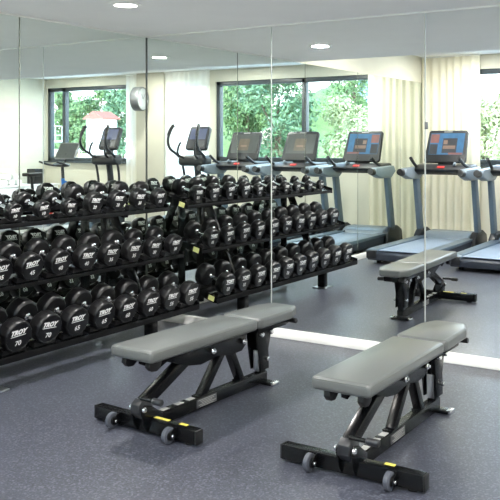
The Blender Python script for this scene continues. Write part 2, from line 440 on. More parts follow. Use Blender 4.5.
# ------------------------------------------------------------------ adjustable benches
def make_bench():
    R = empty('weight_bench')
    # front cross bar with end caps
    MB().box((0, .028, .045), (.715, .056, .070), None, .004).build('base_bar', M['black_metal'], R)
    for s in (-1, 1):
        MB().box((s * .3605, .028, .045), (.012, .052, .068), None, .003).build('end_cap', M['black_matte'], R)
        MB().cyl((s * .30, .03, 0), (s * .30, .03, .012), .024, n=16).build('rubber_foot', M['black_matte'], R)
    for sx in (-.185, .215):
        w = MB().lathe([(.010, -.014), (.034, -.014), (.041, -.010), (.041, .010), (.034, .014), (.010, .014)], 28,
                       Matrix.Translation((sx, -.034, .042)), 'x').build('wheel', M['wheel'], R)
        h = MB()
        h.lathe([(0, -.008), (.024, -.008), (.024, .0165), (.011, .0165), (.009, .02), (0, .02)], 18, Matrix.Translation((sx, -.034, .042)), 'x')
        h.build('hub', M['black_matte'], w)
        MB().cyl((sx + .018, -.034, .042), (sx + .034, -.034, .042), .009, n=12, bev=.002).build('axle_bolt', M['chrome'], w)
        MB().prism([(-.052, .030), (-.034, .024), (.002, .028), (.002, .078), (-.018, .078), (-.048, .058)], sx + .021, sx + .027, 'x', .001).build('wheel_bracket', M['black_metal'], R)
    # long spine
    MB().box((0, .545, .046), (.052, 0.99, .066), None, .004).build('spine_beam', M['black_metal'], R)
    pl = MB().box((.0272, .47, .046), (.002, .17, .048), None, .0006).build('label_plate', M['plate'], R)
    ln = MB()
    for k in range(5): ln.box((.0286, .47 + .004 * (k % 2), .063 - .0085 * k), (.0008, .145 - .03 * (k % 3), .003))
    ln.build('label_print', M['grey_print'], pl, 0)
    for yy in (.16, .27, .36): MB().box((0, yy, .0805), (.036, .05, .003), None, .001).build('notch_plate', M['grey_print'], R)
    # pivot bracket + lifting arm
    MB().prism([(-.056, .118), (-.052, .160), (-.020, .184), (.045, .150), (.055, .08), (-.02, .080)], -.030, .030, 'x', .004).build('pivot_bracket', M['charcoal'], R)
    for s in (-1, 1):
        MB().prism([(-.030, .05), (-.045, .125), (-.02, .155), (.03, .14), (.11, .083), (.11, .015), (-.005, .012)], s * .036 - .004, s * .036 + .004, 'x', .002).build('side_plate', M['black_metal'], R)
        MB().cyl((s * .038, -.03, .135), (s * .054, -.03, .135), .014, n=14, bev=.004).build('pivot_bolt', M['chrome'], R)
    MB().bar((0, -.005, .150), (0, .36, .330), .056, .060, bev=.004).build('lifting_arm', M['black_metal'], R)
    pp = MB().cyl((.02, -.030, .192), (.115, -.030, .192), .010, n=12, bev=.001).build('pull_pin', M['black_metal'], R)
    MB().cyl((.105, -.030, .192), (.168, -.030, .192), .017, n=16, bev=.004).build('grip', M['charcoal'], pp)
    # A-frame
    MB().bar((0, .445, .075), (0, .655, .325), .050, .042, (0, .7, .7), .003).build('front_strut', M['black_metal'], R)
    MB().bar((0, .80, .075), (0, .675, .325), .050, .042, (0, .7, -.3), .003).build('rear_strut', M['black_metal'], R)
    for yy, zz in ((.445, .082), (.80, .082)):
        MB().box((0, yy, zz), (.056, .085, .006), None, .001).build('weld_plate', M['black_metal'], R)
    # plates under the back pad
    for s in (-1, 1):
        g = MB().prism([(.02, .392), (.02, .345), (.07, .322), (.13, .345), (.30, .285), (.40, .268), (.55, .285), (.66, .262), (.76, .268), (.80, .30), (.80, .392)],
                       s * .045 - .004, s * .045 + .004, 'x', .0015).build('pad_support', M['black_metal'], R)
        for yy, zz in ((.49, .325), (.765, .322)):
            b = MB()
            b.cyl((s * .049, yy, zz), (s * .070, yy, zz), .017, n=16, bev=.005)
            b.cyl((s * .070, yy, zz), (s * .078, yy, zz), .009, n=10, bev=.002)
            b.build('bolt', M['chrome'], R)
        MB().prism([(-.045, .395), (-.052, .362), (-.03, .338), (.005, .334), (.03, .35), (.05, .395)], s * .085 - .016, s * .085 + .016, 'x', .004).build('pad_bumper', M['black_matte'], R)
    # pads
    b = MB().box((0, .352, .424), (.300, .872, .062), None, .020, 4).build('back_pad', M['vinyl'], R)
    st = MB()
    for s in (-1, 1): st.box((s * .1475, .352, .444), (.004, .83, .003))
    for yy in (-.081, .785): st.box((0, yy, .444), (.26, .004, .003))
    st.build('piping', M['seam'], b, 0)
    MB().prism([(-.135, .806), (.135, .806), (.148, .83), (.140, 1.15), (.092, 1.265), (-.092, 1.265), (-.140, 1.15), (-.148, .83)],
               .393, .455, 'z', .017, 4).build('seat_pad', M['vinyl'], R)
    MB().prism([(-.095, .86), (.095, .86), (.095, 1.14), (.06, 1.24), (-.06, 1.24), (-.095, 1.14)], .352, .393, 'z', .003).build('seat_base', M['black_metal'], R)
    for s in (-1, 1):
        for yy in (.945, 1.04): MB().cyl((s * .045, yy, .327), (s * .068, yy, .327), .017, n=16, bev=.005).build('seat_bolt', M['chrome'], R)
        MB().cyl((s * .05, 1.215, .368), (s * .125, 1.215, .368), .016, n=14, bev=.003).build('seat_knob', M['black_matte'], R)
    for s in (-1, 1):
        MB().prism([(.915, .35), (.915, .30), (.955, .10), (1.035, .10), (1.035, .16), (1.03, .22), (1.07, .355)], s * .038 - .004, s * .038 + .004, 'x', .0015).build('post_plate', M['black_metal'], R)
    MB().bar((0, 1.00, .04), (0, 1.00, .36), .050, .050, (0, 1, 0), .003).build('rear_post', M['black_metal'], R)
    MB().bar((0, .962, .09), (0, .958, .22), .040, .010, (0, 1, 0), .002).build('slide_plate', M['steel'], R)
    for s in (-1, 1): MB().cyl((s * .042, 1.01, .165), (s * .062, 1.01, .165), .013, n=12, bev=.003).build('post_bolt', M['chrome'], R)
    MB().box((0.01, 1.025, .012), (.16, .075, .016), None, .003).build('rear_foot', M['black_metal'], R)
    for s in (-1, 1): MB().box((s * .080 + .01, 1.025, .013), (.030, .070, .024), None, .006).build('foot_cap', M['chrome'], R)
    return R
bench = make_bench()
bench2 = copy_tree(bench)
bench.location = (3.022, -1.985, 0)
bench2.location = (1.850, -2.045, 0); bench2.rotation_euler = (0, 0, -.050)
def sticker(parent, x, w):
    MB().box((x, .042, .0815), (w, .022, .0012)).build('warning_sticker', M['yellow'], parent, 0)
sticker(bench, .185, .05)
sticker(bench2, .10, .10); sticker(bench2, .25, .05)
tag(bench, 'flat grey padded weight bench at the right, nearest to the viewer', 'bench', 'weight benches in front of the mirror')
tag(bench2, 'flat grey padded weight bench in the middle, beside the dumbbell rack', 'bench', 'weight benches in front of the mirror')

# ------------------------------------------------------------------ dumbbell rack
TILT = radians(15)
U = Vector((-cos(TILT), 0, sin(TILT))); NRM = Vector((sin(TILT), 0, cos(TILT)))
TIERS = [('top', .350, .968), ('middle', .505, .594), ('bottom', .665, .205)]   # lip x, plate edge z
Y0, Y1 = -.105, -2.61
YD = lambda k: -.228 - .2345 * k
WEIGHTS = {'top': [15, 20, 20, 20, 10, 10, 10, 5, 5, 5],
           'middle': [30, 30, 35, 35, 40, 40, 45, 45, 50, 50],
           'bottom': [55, 55, 60, 60, 65, 65, 70, 70, 75, 75]}
SIZE = {5: (.055, .055), 10: (.062, .062), 15: (.074, .068), 20: (.078, .070), 30: (.080, .075), 35: (.086, .08), 40: (.089, .084),
        45: (.091, .088), 50: (.093, .09), 55: (.094, .092), 60: (.097, .095), 65: (.100, .097), 70: (.102, .10), 75: (.104, .102)}
HL = .125
rack = empty('dumbbell_rack', (.3, (Y0 + Y1) / 2, 0))
tag(rack, 'black three tier dumbbell rack standing along the mirrored left wall', 'rack')
inv = Matrix.Translation((-.3, -(Y0 + Y1) / 2, 0))
def rk(mb, name, m, parent=None, smooth=35):
    mb.bm.transform(inv)
    return mb.build(name, m, parent or rack, smooth)
L = Y0 - Y1; YM = (Y0 + Y1) / 2
for nm, lx, lz in TIERS:
    P0 = Vector((lx, 0, lz)); depth = .285
    P1 = P0 + U * depth
    c = (P0 + P1) / 2 - NRM * .003
    m = MB()
    Rm = Matrix((-U, Vector((0, 1, 0)), NRM)).transposed()
    # two tilted runner plates with a gap between them
    for s, wd in ((.055, .11), (.235, .10)):
        q = P0 + U * s - NRM * .003
        m.box((q.x, YM, q.z), (wd, L, .006), Rm, .001)
    sh = rk(m, 'shelf', M['black_metal'])
    m = MB(); fh = {'top': .030, 'middle': .026, 'bottom': .042}[nm]
    m.box((lx - .002, YM, lz - fh / 2), (.005, L, fh), None, .001)
    q = P1; m.box((q.x, YM, q.z - .012), (.005, L, .03), None, .001)
    rk(m, 'shelf_lip', M['lip'], sh)
    for y in (Y0, Y1):
        m = MB(); m.prism([(lx + .002, lz - .034), (lx + .002, lz + .022), (P1.x, P1.z + .018), (P1.x, P1.z - .03), (lx - .04, lz - .034)], y - .003, y + .003, 'y', .001)
        e = rk(m, 'end_plate', M['black_metal'], sh)
        sgn = 1 if y == Y0 else -1
        m = MB(); q = P0 + U * .06
        m.box((q.x, y + sgn * .004, q.z - .012), (.062, .0016, .042), Rm)
        rk(m, 'shelf_label', M['paper'], e, 0)
    # cradles under the heads
    for k in range(10):
        R_, t_ = SIZE[WEIGHTS[nm][k]]
        y = YD(k)
        for s in (.045, t_ + HL + .03):
            q = P0 + U * s
            arc = [(-(R_ + .012) * .72 * 1.0, 0)]
            pts = [(-.085, .0), (-.085, .03)]
            for a in range(-5, 6):
                an = a / 5 * .80
                pts.append((sin(an) * (R_ + .004), (R_ + .0125) - cos(an) * (R_ + .004)))
            pts += [(.085, .03), (.085, .0)]
            pts = [p for p in pts if p[1] < .034 or abs(p[0]) > .084]
            fr = Matrix.Translation((q.x, y, q.z)) @ Rm.to_4x4()
            m = MB(); m.prism(pts, -.022, .022, 'x', 0, mt=fr)
            rk(m, 'cradle', M['black_matte'], sh, 25)
# side frames
for y in (-.58, -1.987):
    m = MB(); m.bar((.54, y, .16), (.14, y, 1.06), .026, .075, (1, 0, .3), .004); rk(m, 'upright', M['black_metal'])
    m = MB(); m.box((.585, y, .087), (.085, .06, .165), None, .004); rk(m, 'front_leg', M['black_metal'])
    m = MB(); m.box((.585, y, .006), (.16, .15, .012), None, .003); rk(m, 'foot_plate', M['steel'])
    m = MB(); m.bar((.11, y, .05), (.11, y, 1.02), .05, .05, (1, 0, 0), .003); rk(m, 'rear_leg', M['black_metal'])
    for nm, lx, lz in TIERS:
        a = Vector((lx - .015, y, lz - .028)); P_end = a + U * .27
        m = MB(); m.bar(a, P_end, .05, .045, NRM, .003); rk(m, 'shelf_arm', M['black_metal'])
for z in (.14, .62):
    m = MB(); m.bar((.11, -.58, z), (.11, -1.987, z), .04, .05, (0, 0, 1), .003); rk(m, 'cross_brace', M['black_metal'])

# ------------------------------------------------------------------ dumbbells
def make_dumbbell(w):
    R_, t = SIZE[w]
    root = empty('dumbbell')
    # local x: handle axis, front face at x = 0, body runs to -x
    hp = [(0, -t - .004), (.024, -t - .004), (.024, -t - .010), (.0155, -t - .016), (.0165, -t - HL / 2), (.0155, -t - HL + .016), (.024, -t - HL + .010), (.024, -t - HL + .004), (0, -t - HL + .004)]
    MB().lathe(hp, 16, None, 'x').build('handle', M['chrome'], root)
    def head(x_face, sgn):
        pr = [(0, 0), (.80 * R_, .01 * t), (.86 * R_, .03 * t), (.96 * R_, .14 * t), (R_, .22 * t), (R_, .80 * t), (.975 * R_, .92 * t), (.93 * R_, .985 * t), (.89 * R_, t), (.87 * R_, t - .002), (0, t - .002)]
        pr = [(r, x_face - sgn * t + sgn * h) for r, h in pr]
        h = MB().lathe(pr, 12, None, 'x').build('head', M['urethane'], root, 28)
        right = Vector((0, sgn, 0)); up = Vector((0, 0, 1)); nrm = Vector((sgn, 0, 0))
        def fr(cz):
            return Matrix.Translation((x_face - sgn * .0012, 0, cz)) @ Matrix((right, up, nrm)).transposed().to_4x4()
        text_part('TROY', M['white_print'], h, 'logo_lettering', 1.16 * R_, .33 * R_, fr(.33 * R_), .30, .07, True)
        text_part(str(w), M['white_print'], h, 'weight_number', .42 * R_ if w > 9 else .20 * R_, .32 * R_, fr(-.38 * R_), .08, .025)
    head(0, 1); head(-2 * t - HL, -1)
    return root
protos = {}
WORD = ['first', 'second', 'third', 'fourth', 'fifth', 'sixth', 'seventh', 'eighth', 'ninth', 'tenth']
for nm, lx, lz in TIERS:
    for k in range(10):
        w = WEIGHTS[nm][k]
        R_, t = SIZE[w]
        if w in protos: o = copy_tree(protos[w])
        else: o = protos[w] = make_dumbbell(w)
        P0 = Vector((lx, 0, lz)); jit = random.uniform(-.004, .004)
        pos = P0 - U * (.004 + jit) + NRM * (R_ + .0125)
        o.location = (pos.x, YD(k) + random.uniform(-.003, .003), pos.z)
        o.rotation_euler = (Matrix((-U, Vector((0, 1, 0)), NRM)).transposed() @ Matrix.Rotation(radians(random.uniform(-6, 6)), 3, 'X')).to_euler()
        pl = {'top': 'small', 'middle': 'mid-sized', 'bottom': 'large'}[nm]
        tag(o, '%s black dumbbell marked %d on the %s shelf, %s from the mirrored corner' % (pl, w, nm, WORD[k]), 'dumbbell', 'dumbbells on the %s rack shelf' % nm)

# ------------------------------------------------------------------ treadmills (local +y = towards the hood)
def make_treadmill(active):
    R = empty('treadmill')
    m = MB()
    m.prism([(0, .05), (0, .125), (.03, .15), (1.55, .165), (2.12, .15), (2.16, .10), (2.12, .04), (.1, .035)], -.40, .40, 'x', .008)
    m.build('deck', M['deckside'], R)
    MB().box((0, .78, .168), (.54, 1.50, .006), None, .002).build('running_belt', M['belt'], R)
    for s in (-1, 1):
        MB().prism([(.0, .13), (.02, .16), (.06, .182), (1.62, .192), (1.62, .16), (.02, .128)], s * .345 - .07, s * .345 + .07, 'x', .006).build('side_rail', M['steelblue'], R)
        MB().box((s * .345, .02, .118), (.135, .07, .10), None, .012).build('rear_cap', M['charcoal'], R)
        MB().cyl((s * .32, .16, 0), (s * .32, .16, .05), .03, n=14).build('rubber_foot', M['black_matte'], R)
    MB().prism([(1.58, .16), (1.62, .215), (1.72, .248), (1.95, .252), (2.13, .20), (2.17, .12), (2.16, .05), (1.60, .05)], -.335, .335, 'x', .02, 3).build('motor_hood', M['silver'], R)
    for s in (-1, 1):
        MB().prism([(1.52, .05), (1.55, .20), (1.64, .27), (1.86, .29), (2.02, .22), (2.06, .05)], s * .41 - .045, s * .41 + .045, 'x', .014, 3).build('upright_shroud', M['charcoal'], R)
        m = MB(); m.prism([(1.66, .22), (1.80, .22), (1.62, 1.10), (1.49, 1.10)], s * .425 - .030, s * .425 + .030, 'x', .012, 3)
        m.build('upright', M['steelblue'], R)
        # side arm and grip
        m = MB(); m.prism([(1.12, 1.04), (1.10, 1.10), (1.14, 1.145), (1.70, 1.165), (1.76, 1.08), (1.62, .99), (1.30, .99)], s * .425 - .055, s * .425 + .055, 'x', .02, 3)
        a = m.build('side_arm', M['silver'], R)
        MB().tube([(s * .425, 1.20, 1.10), (s * .43, 1.10, 1.085), (s * .43, 1.02, 1.10)], .045, 12).build('arm_end', M['charcoal'], a)
        MB().tube([(s * .38, 1.52, 1.15), (s * .36, 1.36, 1.20), (s * .345, 1.20, 1.285)], lambda t: .018 + .006 * t, 10).build('grip', M['charcoal'], a)
    MB().prism([(1.40, 1.10), (1.38, 1.13), (1.50, 1.185), (1.74, 1.20), (1.80, 1.14), (1.72, 1.06), (1.52, 1.05)], -.41, .41, 'x', .02, 3).build('dashboard', M['charcoal'], R)
    MB().box((0, 1.43, 1.163), (.10, .04, .01), Euler((.45, 0, 0)).to_matrix(), .002).build('stop_key', M['led_red'], R)
    MB().tube([(-.15, 1.52, 1.17), (-.19, 1.46, 1.215)], .02, 10).build('control_stick', M['silver'], R)
    MB().box((0, 1.62, 1.21), (.22, .07, .09), None, .015).build('screen_neck', M['charcoal'], R)
    # screen: tilted back towards the hood
    fr = Matrix.Translation((0, 1.57, 1.215)) @ Matrix.Rotation(radians(-22), 4, 'X')
    m = MB(); m.prism([(-.285, 0), (.285, 0), (.305, .03), (.285, .455), (.26, .48), (-.26, .48), (-.285, .455), (-.305, .03)], -.02, .025, 'y', .010, 3, fr)
    c = m.build('console', M['charcoal'], R)
    m = MB()
    def q(x0, x1, z0_, z1_, lift, mi):
        m.mi = mi
        y = -.0206 - lift
        m.quad(*[fr @ Vector(p) for p in ((x0, y, z0_), (x1, y, z0_), (x1, y, z1_), (x0, y, z1_))])
    q(-.250, .250, .115, .435, 0, 0)
    if active:
        q(.12, .245, .29, .42, .0006, 1); q(.13, .245, .12, .27, .0006, 2)
        q(-.15, .06, .14, .36, .0006, 2); q(-.13, .05, .20, .25, .0012, 3); q(-.01, .05, .27, .33, .0012, 3)
        q(-.245, -.04, .117, .145, .0012, 1)
    else:
        q(-.11, .09, .16, .36, .0006, 1); q(-.07, .05, .22, .25, .0012, 3)
    mm = [M['s_blue'], M['s_pink'], M['s_dark'], M['s_tan']] if active else [M['s_grey'], M['s_brown'], M['s_dark'], M['s_tan']]
    m.build('display', mm, c, 0)
    MB().box((0, 0, 0), (.12, .002, .012)).build('badge', M['grey_print'], c, 0).matrix_local = fr @ Matrix.Translation((0, -.0215, .456))
    return R
TL = ['treadmill with a lit blue screen in front of the cream corner curtain',
      'treadmill with a grey screen standing second from the left wall',
      'treadmill with a grey screen standing third from the left wall, beside the ellipticals']
tr0 = make_treadmill(True); tr1 = make_treadmill(False); tr2 = copy_tree(tr1)
for o, x, lb in zip((tr0, tr1, tr2), (.65, 1.73, 2.79), TL):
    o.location = (x, -3.68, 0); o.rotation_euler = (0, 0, pi)
    tag(o, lb, 'treadmill', 'treadmills facing the windows')

# ------------------------------------------------------------------ ellipticals
def make_elliptical():
    R = empty('elliptical_trainer')
    MB().box((0, .10, .05), (.56, .09, .08), None, .015).build('rear_foot', M['charcoal'], R)
    MB().box((0, 1.62, .05), (.60, .10, .08), None, .015).build('front_foot', M['charcoal'], R)
    MB().box((0, .86, .10), (.10, 1.5, .09), None, .01).build('base_rail', M['steelblue'], R)
    MB().prism([(.95, .06), (.92, .30), (1.05, .62), (1.25, .72), (1.50, .60), (1.64, .30), (1.62, .06)], -.13, .13, 'x', .04, 4).build('drive_housing', M['charcoal'], R)
    for s in (-1, 1):
        MB().tube([(s * .19, .18, .16), (s * .19, .55, .26), (s * .19, 1.05, .34), (s * .20, 1.36, .40)], .028, 10).build('pedal_arm', M['silver'], R)
        MB().box((s * .19, .42, .275), (.16, .36, .05), Euler((.2, 0, 0)).to_matrix(), .02, 3).build('pedal', M['charcoal'], R)
        a = MB().tube([(s * .22, 1.36, .40), (s * .25, 1.34, .90), (s * .26, 1.24, 1.20), (s * .29, 1.02, 1.36), (s * .295, .98, 1.52), (s * .27, 1.06, 1.70)], .021, 10).build('swing_arm', M['charcoal'], R)
        MB().tube([(s * .292, .985, 1.56), (s * .285, 1.01, 1.63), (s * .27, 1.06, 1.705), (s * .25, 1.08, 1.725)], .027, 10).build('grip', M['black_matte'], a)
        MB().tube([(s * .10, 1.30, 1.17), (s * .17, 1.10, 1.25), (s * .17, 1.08, 1.36), (s * .14, 1.11, 1.46)], .017, 10).build('fixed_handle', M['charcoal'], R)
    MB().tube([(0, 1.42, .60), (0, 1.38, .95), (0, 1.33, 1.22)], .055, 14).build('column', M['charcoal'], R)
    MB().box((0, 1.30, 1.165), (.56, .24, .17), None, .06, 4).build('upper_shroud', M['charcoal'], R)
    fr = Matrix.Translation((0, 1.32, 1.33)) @ Matrix.Rotation(radians(-22), 4, 'X')
    MB().box((0, 1.37, 1.27), (.13, .08, .16), None, .02).build('console_neck', M['charcoal'], R)
    m = MB(); m.prism([(-.19, 0), (.19, 0), (.215, .04), (.205, .37), (.18, .40), (-.18, .40), (-.205, .37), (-.215, .04)], -.03, .04, 'y', .014, 3, fr)
    c = m.build('console', M['charcoal'], R)
    m = MB()
    def q(x0, x1, a, b, l, mi):
        m.mi = mi; y = -.0306 - l
        m.quad(*[fr @ Vector(p) for p in ((x0, y, a), (x1, y, a), (x1, y, b), (x0, y, b))])
    q(-.165, .165, .175, .36, 0, 0); q(-.165, .165, .05, .16, 0, 1)
    m.build('display', [M['s_violet'], M['s_dark']], c, 0)
    return R
e1 = make_elliptical(); e2 = copy_tree(e1)
for o in (e1, e2): o.scale = (1, 1, 1.03)
e1.location = (3.62, -3.80, .0); e2.location = (5.40, -3.60, 0)
for o in (e1, e2): o.rotation_euler = (0, 0, pi)
tag(e1, 'elliptical trainer in front of the white curtain, beside the third treadmill', 'elliptical trainer', 'elliptical trainers by the windows')
tag(e2, 'elliptical trainer in front of the window with the red roofed house, beside the bike', 'elliptical trainer', 'elliptical trainers by the windows')

# ------------------------------------------------------------------ exercise bike
def make_bike():
    R = empty('exercise_bike')
    MB().box((0, .08, .05), (.50, .08, .07), None, .012).build('rear_foot', M['charcoal'], R)
    MB().box((0, 1.12, .05), (.50, .08, .07), None, .012).build('front_foot', M['charcoal'], R)
    MB().tube([(0, .08, .08), (0, .45, .30), (0, .80, .52), (0, 1.02, .80)], .035, 12).build('main_frame', M['blue'], R)
    MB().tube([(0, 1.12, .08), (0, 1.0, .45), (0, .95, .86)], .032, 12).build('front_fork', M['blue'], R)
    MB().lathe([(.03, -.03), (.22, -.022), (.25, -.016), (.25, .016), (.22, .022), (.03, .03)], 32, Matrix.Translation((0, 1.0, .36)), 'x').build('flywheel', M['steel'], R)
    MB().tube([(0, .36, .28), (0, .30, .62), (0, .26, .92)], .025, 12).build('seat_post', M['charcoal'], R)
    MB().prism([(-.05, .50), (.05, .50), (.10, .24), (.10, .14), (-.10, .14), (-.10, .24)], .92, .98, 'z', .02, 3).build('saddle', M['black_matte'], R)
    MB().lathe([(.02, -.04), (.11, -.035), (.11, .035), (.02, .04)], 24, Matrix.Translation((0, .62, .34)), 'x').build('crank_guard', M['red'], R)
    for s in (-1, 1):
        c = MB().bar((s * .09, .62, .34), (s * .10, .62 + s * .12, .34 - s * .11), .02, .03).build('crank', M['steel'], R)
        MB().box((s * .15, .62 + s * .12, .34 - s * .11), (.10, .09, .03), None, .008).build('pedal', M['charcoal'], c)
    MB().tube([(0, .96, .80), (0, .94, 1.06)], .028, 12).build('handle_post', M['charcoal'], R)
    h = MB().tube([(-.22, .62, 1.16), (-.23, .84, 1.10), (-.10, .95, 1.08), (.10, .95, 1.08), (.23, .84, 1.10), (.22, .62, 1.16)], .018, 10).build('handlebar', M['charcoal'], R)
    MB().tube([(-.2, .92, 1.10), (-.06, .90, 1.12), (.06, .90, 1.12), (.2, .92, 1.10)], .02, 10).build('elbow_rest', M['silver'], h)
    MB().tube([(0, .96, 1.08), (0, 1.02, 1.20), (0, 1.03, 1.30)], .02, 10).build('screen_arm', M['charcoal'], R)
    fr = Matrix.Translation((0, .98, 1.20)) @ Matrix.Rotation(radians(-28), 4, 'X')
    m = MB(); m.prism([(-.24, 0), (.24, 0), (.25, .02), (.25, .31), (.24, .33), (-.24, .33), (-.25, .31), (-.25, .02)], -.01, .018, 'y', .006, 2, fr)
    t = m.build('tablet_screen', M['bracket'], R)
    m = MB(); m.quad(*[fr @ Vector(p) for p in ((-.23, -.0106, .02), (.23, -.0106, .02), (.23, -.0106, .31), (-.23, -.0106, .31))])
    m.build('display', M['s_grey'], t, 0)
    return R
bk = make_bike(); bk.location = (6.37, -3.85, 0); bk.rotation_euler = (0, 0, pi)
tag(bk, 'blue framed exercise bike with a large grey tablet screen by the left window pane', 'exercise bike')

# ------------------------------------------------------------------ clock, towels, bin
ck = empty('wall_clock', (5.60, -5.70, 2.29), radians(104))
m = MB(); m.lathe([(0, 0), (.205, 0), (.22, .012), (.222, .15), (.212, .165), (.200, .165), (.196, .155), (0, .155)], 40, Matrix.Translation((0, .09, 0)), 'y')
m.build('case', M['bracket'], ck, 40)
MB().cyl((0, .2452, 0), (0, .247, 0), .195, n=40).build('dial', M['clockface'], ck)
m = MB()
for k in range(12):
    a = k * pi / 6; m.box((sin(a) * .165, .2482, cos(a) * .165), (.008, .002, .03), Euler((0, a, 0)).to_matrix())
m.build('hour_mark', M['bracket'], ck, 0)
MB().bar((0, .249, 0), (.05, .249, .085), .009, .002, (0, 1, 0), 0).build('hour_hand', M['charcoal'], ck)
MB().bar((0, .251, 0), (-.09, .251, .11), .007, .002, (0, 1, 0), 0).build('minute_hand', M['charcoal'], ck)
MB().cyl((-.21, .17, 0), (-.30, .17, 0), .03, n=14, bev=.004).build('wall_mount', M['bracket'], ck)
tag(ck, 'large round silver clock with a deep case projecting from the beige pier', 'clock')

cab = empty('towel_cabinet', (7.95, -5.0, 0))
MB().box((0, 0, .36), (.56, 1.7, .60), None, .006).build('body', M['white_lam'], cab)
MB().box((0, 0, .675), (.60, 1.76, .03), None, .005).build('top', M['white_lam'], cab)
MB().box((0, 0, .03), (.50, 1.6, .06)).build('plinth', M['charcoal'], cab)
for s in (-1, 1):
    d = MB().box((-.288, s * .42, .36), (.018, .82, .56), None, .004).build('door', M['white_lam'], cab)
    MB().box((-.303, s * .07, .40), (.014, .014, .14), None, .004).build('handle', M['steel'], d)
tag(cab, 'low white cabinet along the tiled right wall under the towels', 'cabinet')
bin_ = empty('storage_bin', (7.93, -5.52, .69))
MB().lathe([(0, 0), (.15, 0), (.155, .006), (.16, .28), (.155, .29), (.15, .28), (.145, .01), (0, .01)], 4, Matrix.Rotation(0, 4, 'Z')).build('body', M['black_matte'], bin_, 30)
tag(bin_, 'black square bin standing on the white cabinet beside the towels', 'bin')
TW = [(0, 0, 0), (.0, .16, 0), (0, .32, 0), (.0, .08, .10), (0, .24, .10), (0, .16, .195)]
for i, (dx, dy, dz) in enumerate(TW):
    m = MB()
    pr = []
    o = None
    m.cyl((-.19, 0, .055), (.19, 0, .055), .054, n=18, bev=.016)
    m.tube([(.19, .0 + .012 * t * cos(t), .055 + .012 * t * sin(t)) for t in [x * .5 for x in range(1, 9)]], .006, 6)
    o = m.build('rolled_towel', M['towel'])
    o.location = (7.93 + dx, -5.00 + dy, .69 + dz)
    where = ['bottom row, nearest the black bin', 'bottom row, in the middle', 'bottom row, farthest from the black bin', 'second row, nearer the black bin', 'second row, farther from the black bin', 'very top of the pile'][i]
    tag(o, 'rolled white towel on the cabinet, ' + where, 'towel', 'rolled towels on the cabinet')

# ------------------------------------------------------------------ curtains
def curtain(x0, x1, y, m, lab, amp=.038, wl=.13, z0_=.03, z1_=H2 - .02):
    b = MB(); n = int((x1 - x0) / .008); rows = 10
    vs = []
    ph = random.random() * 6
    for j in range(rows + 1):
        f = j / rows; z = z0_ + (z1_ - z0_) * f; r = []
        for i in range(n + 1):
            x = x0 + (x1 - x0) * i / n
            a = amp * (1 - .35 * f) * (.75 + .25 * sin(x * 5.1 + ph))
            yy = y + a * sin(2 * pi * x / wl + 1.2 * sin(x * 7 + ph) + .25 * sin(z * 2.1 + x * 3))
            r.append(b.bm.verts.new((x + .006 * sin(z * 1.7 + i * .1), yy, z)))
        vs.append(r)
    for j in range(rows):
        for i in range(n): b.bm.faces.new((vs[j][i], vs[j][i + 1], vs[j + 1][i + 1], vs[j + 1][i]))
    root = empty('curtain', ((x0 + x1) / 2, y, 0))
    o = b.build('cloth', m, root, 80); o.location = (-(x0 + x1) / 2, -y, 0)
    MB().box((0, 0, H2 - .012), (x1 - x0 + .02, .03, .024), None, .004).build('curtain_track', M['white'], root)
    return tag(root, lab, 'curtain', 'curtains along the window wall')
curtain(.015, .90, -D + .12, M['curtain'], 'floor length cream sheer curtain in the corner behind the first treadmill')
curtain(4.02, 5.05, -D + .10, M['sheer'], 'bright white sheer curtain beside the pier, behind the elliptical')
curtain(5.735, 5.99, -D + .10, M['sheer'], 'narrow white sheer curtain hanging between the pier and the end window')

# ------------------------------------------------------------------ ceiling lamps
def downlight(x, y, z, lab, energy, grp, cl=(1, .97, .94)):
    R = empty('ceiling_light', (x, y, z))
    MB().lathe([(.075, -.002), (.075, -.010), (.105, -.006), (.108, 0), (.075, 0)], 32).build('trim_ring', M['white'], R)
    MB().lathe([(0, -.003), (.074, -.003), (.074, 0), (0, 0)], 32).build('diffuser', M['lampglow'], R)
    tag(R, lab, 'ceiling light', grp)
    ld = bpy.data.lights.new('ceiling_lamp', 'AREA'); ld.shape = 'DISK'; ld.size = .15; ld.energy = energy; ld.color = cl
    lo = bpy.data.objects.new('ceiling_lamp', ld); col.objects.link(lo); lo.location = (x, y, z - .014)
    lo['kind'] = 'helper'
LOW = 28; HIGH = 22
downlight(.98, -1.26, H1, 'round recessed ceiling light above the dumbbell rack near the corner', LOW, 'lights in the low ceiling')
for x, wd in ((4.95, 'second'), (6.95, 'third')):  # two more lamps added out of view to light the room
    downlight(x, -1.24, H1, 'added unseen fill light in the low ceiling, %s from the corner' % wd, LOW, 'lights in the low ceiling')
for yy, row in ((-3.2, 'row nearer the benches'), (-5.2, 'row along the windows')):  # unseen lamp rows, added to brighten the room and wash the curtains
  for x, wd in ((1.0, 'first'), (3.0, 'second'), (5.0, 'third'), (7.0, 'fourth')):
    downlight(x, yy, H2, 'added unseen fill light in the high ceiling, %s, %s from the left' % (row, wd), HIGH, 'added fill lights in the high ceiling', (1, .96, .90))

